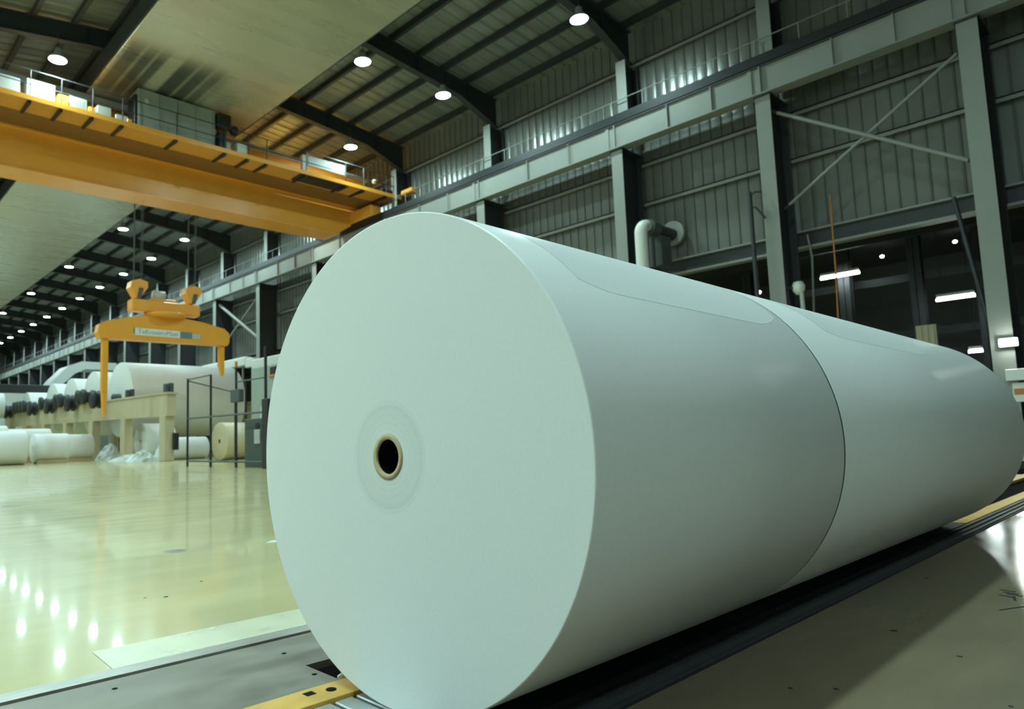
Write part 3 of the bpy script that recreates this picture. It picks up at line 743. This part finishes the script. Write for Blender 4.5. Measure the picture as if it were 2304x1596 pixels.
for (y, z, r) in ((19.0, 2.35, .09), (18.75, 2.2, .08), (19.2, 2.05, .07), (18.9, 1.9, .08)): m.lathe([(.0001, 0), (r, 0), (r, .05)], (10.95, y, z), 'x', 10)
m.build('dials', 'darkgrey', mc)
wd = thing('white_air_duct', 'white horizontal duct along the wall columns left of the big roll', 'duct', (20.3, 38, 5.2))
MB().bbox(20.05, 20.55, 30.5, 37.5, 5.05, 5.6, .06).bbox(20.05, 20.55, 38.3, 44.5, 5.35, 5.9, .06).bbox(20.1, 20.5, 37.4, 38.4, 5.2, 5.75, .04).build('duct_body', 'white', wd)
for y in (31.5, 34, 36.5, 39, 42):
    MB().box(20.25, 20.35, y-.05, y+.05, 0, 5.3).build('leg', 'steel', wd)

# curved white hood and pipes at the far left
hd = thing('machine_hood', 'pale arched machine hood rising behind the far jumbo rolls', 'machine', (16.5, 62, 0))
arc = [(13.6, 4.6), (14.6, 6.0), (15.6, 7.1), (16.6, 7.5), (19.3, 7.5), (19.3, 6.9), (16.9, 6.9), (16.1, 6.5), (15.2, 5.6), (14.4, 4.6)]
MB().prism(arc, 'y', 59.0, 61.5).build('arched_duct', 'greyl', hd)
MB().bbox(14.6, 19.3, 59.6, 66, 0, 5.6, .08).build('housing', 'grey', hd)
MB().bbox(14.9, 17.6, 59.55, 59.65, 4.2, 5.3, .03).build('window_panel', 'steel', hd)
h2 = thing('far_machine', 'low pale curved machine far away by the left frame edge', 'machine', (15, 84, 0))
MB().prism([(10.5, 0), (10.5, 6.0), (11.8, 6.9), (15.8, 7.1), (17.5, 6.3), (17.5, 0)], 'y', 80, 88).build('housing', 'greyl', h2)
MB().prism([(4, 0), (4, 6.0), (5, 6.5), (9.3, 6.5), (10.2, 5.9), (10.2, 0)], 'y', 92, 98).build('housing', 'grey', h2)
bm_ = thing('dark_crossbeam', 'dark horizontal machine beam at the left frame edge', 'beam', (9.5, 58, 0))
MB().bbox(6.0, 14.0, 57.0, 57.8, 4.75, 5.35, .04).build('beam', 'black', bm_)
MB().bbox(7.0, 7.4, 57.1, 57.6, 0, 4.75, .02).build('leg', 'black', bm_); MB().bbox(13.4, 13.8, 57.1, 57.6, 0, 4.75, .02).build('leg', 'black', bm_)
fr = thing('far_roll', 'white roll below the dark crossbeam at the left frame edge', 'paper roll', (9, 54, 0))
MB().lathe([(.08, 0), (.85, 0), (.85, 2.6), (.08, 2.6)], (7.6, 54, 3.6), 'x', 32).build('paper_body', 'paper_old', fr)
MB().bbox(7.9, 8.2, 53.6, 54.4, 0, 2.85, .02).bbox(9.6, 9.9, 53.6, 54.4, 0, 2.85, .02).build('stand', 'beige', fr)

# ------------------------------------------------------------------ right wall fittings
pp = thing('vent_pipe', 'white elbow vent pipe rising in front of the wall and turning into it', 'pipe', (20.4, 11.55, 0))
arcp = [(20.0+.0, 11.5, 0.0), (20.0, 11.5, 3.5), (20.0, 11.5, 7.0)]
for k in range(1, 9):
    a = math.pi/2*k/8; arcp.append((20.0+.32*(1-math.cos(a)), 11.5, 7.0+.32*math.sin(a)))
MB().path(arcp, .20, 20).build('pipe', 'white', pp)
MB().tube((20.32, 11.5, 7.32), (21.0, 11.5, 7.32), .15, 16).build('flange_neck', 'white', pp)
MB().tube((20.45, 11.5, 7.32), (20.9, 11.5, 7.32), .26, 20).build('fan_housing', 'darkgrey', pp)
MB().tube((20.9, 11.5, 7.32), (21.9, 11.45, 7.30), .20, 16).build('wall_pipe', 'steel_dark', pp)
MB().tube((21.9, 11.45, 7.35), (22.05, 11.45, 7.35), .42, 28).build('round_cover', 'steel', pp)
MB().tube((20.65, 11.5, 6.0), (20.65, 11.5, 7.3), .09, 10).box(20.9, 21.5, 11.3, 11.6, 6.1, 7.1).build('support', 'darkgrey', pp)
po = thing('dark_standpipe', 'dark standpipe with a small bracket left of the near runway column', 'pipe', (20.5, 8.25, 0))
MB().tube((20.5, 8.25, 0), (20.5, 8.25, 7.55), .06, 12).build('pipe', 'steel_dark', po)
MB().path([(20.5, 8.25, 7.45), (20.5, 8.1, 7.52), (20.6, 7.95, 7.5)], .03, 8).path([(20.5, 8.25, 7.1), (20.5, 8.1, 7.05), (20.6, 7.9, 6.7)], .03, 8).build('bracket', 'steel_dark', po)
lb = thing('white_lantern', 'round white lantern on a post beside the near runway column', 'lamp', (21.0, 7.3, 0))
MB().lathe([(.0001, .2), (.12, .17), (.17, .05), (.15, -.08), (.08, -.18), (.0001, -.2)], (21.0, 7.32, 4.6), 'z', 20).build('lamp_shade', 'white', lb)
MB().tube((21.0, 7.22, 0), (21.0, 7.25, 4.45), .06, 10).build('post', 'greyl', lb)
MB().tube((20.95, 7.38, 4.62), (20.8, 7.52, 4.60), .04, 8).build('arm', 'steel_dark', lb)
oc = single('hanging_cable', MB().path([(21.5, 6.5, 0.0), (21.5, 6.55, 3.6), (21.5, 6.5, 5.0), (21.5, 6.48, 7.2)], .022, 8), 'rust', 'thin orange cable hanging in front of the dark annex', 'cable')
cc = single('drop_conduit', MB().path([(21.9, 7.28, 6.3), (21.9, 7.2, 5.6), (21.9, 7.24, 4.8), (21.9, 7.3, 3.6)], .03, 8), 'steel', 'pale conduit dropping from the head beam beside the near column', 'conduit')
kb = single('knee_brace', MB().tube((21.6, 3.75, 6.35), (21.2, 3.15, 2.2), .05, 8), 'steel_dark', 'thin dark slanting brace left of the rightmost column', 'brace')
# annex steelwork
for i, (x, y) in enumerate(((27.5, 6.0), (27.5, 8.1), (29.5, 4.6), (30, 12.5), (30, 19.0), (30, 25.0), (30, 37.0), (30, 49.0))):
    m = MB().box(x, x+.02, y-.18, y+.18, 0, 7.3).box(x, x+.35, y-.01, y+.01, 0, 7.3).box(x+.35, x+.37, y-.18, y+.18, 0, 7.3)
    single('annex_column', m, 'steel_dark', 'dark steel column inside the annex, %s from the near end' % ORD[i], 'column', 'annex columns')
for i, (x, z) in enumerate(((26.0, 6.6), (28.5, 5.6), (31.5, 4.0), (31.5, 2.0))):
    m = MB().box(x, x+.15, YN, 60, z, z+.28)
    single('annex_beam', m, 'steel_dark', 'dark horizontal beam inside the annex, %s in depth from the hall' % ORD[i], 'beam', 'annex beams')
def tube_light(x, y0, y1, z, label):
    o = thing('tube_light', label, 'tube light', (x, (y0+y1)/2, z))
    MB().tube((x, y0, z), (x, y1, z), .045, 12).build('tube', 'tube', o)
    MB().bbox(x-.12, x+.12, y0+.02, y1-.02, z+.07, z+.16, .01).build('reflector', 'white', o)
    for yy in (y0+.15, y1-.15): MB().tube((x, yy, z+.16), (x, yy, 7.4), .01, 6).build('suspension_rod', 'steel_dark', o)
tube_light(27, 7.45, 8.66, 5.92, 'bright tube light crossed by the orange cable')
tube_light(27, 4.42, 5.40, 4.60, 'bright tube light left of the rightmost column')
tube_light(30, 4.85, 5.25, 3.12, 'short tube light low beside the bright wall lamp')
for (x, y, z, lab) in ((30, 7.5, 6.95, 'tiny cool lamp high in the dark annex'), (30, 5.3, 7.0, 'small faint lamp below the head beam at right'), (22.12, 8.85, 4.88, 'tiny bright lamp on the skyline of the roll')):
    o = thing('small_lamp', lab, 'lamp', (x, y, z))
    MB().lathe([(.0001, .07), (.06, .04), (.07, 0), (.05, -.04), (.0001, -.06)], (x, y, z), 'z', 14).build('bulb', 'small', o)
    MB().tube((x, y, z+.05), (x, y, 7.4 if x > 25 else 5.94), .012, 6).build('stem', 'steel_dark', o)
wl = thing('wall_lamp', 'bright floodlight on the rightmost column', 'lamp', (20.66, 2.88, 2.5))
MB().bbox(20.60, 20.70, 2.70, 3.05, 2.38, 2.58, .01).build('housing', 'greyl', wl)
MB().bbox(20.575, 20.60, 2.72, 3.03, 2.40, 2.56, .005).build('lens', 'flood', wl)
nb = thing('notice_box', 'white box on the rightmost column below the bright lamp', 'box', (20.65, 2.8, 1.6))
MB().bbox(20.55, 20.70, 2.62, 2.98, 1.60, 1.86, .01).build('box', 'white', nb)
ns = thing('safety_notice', 'white notice with an orange band on the rightmost column', 'sign', (20.68, 2.75, 1.15))
MB().box(20.69, 20.715, 2.58, 2.90, 1.12, 1.55).build('board', 'white', ns)
MB().box(20.68, 20.69, 2.60, 2.88, 1.28, 1.42).build('orange_band', 'rust', ns)
wp = single('pleated_panel', MB().box(24.9, 25.0, 5.05, 5.55, 0, 3.6).box(24.86, 24.9, 5.10, 5.14, 0, 3.6).box(24.86, 24.9, 5.25, 5.29, 0, 3.6).box(24.86, 24.9, 5.40, 5.44, 0, 3.6), 'beige', 'pale ribbed panel showing just above the roll at right', 'panel')
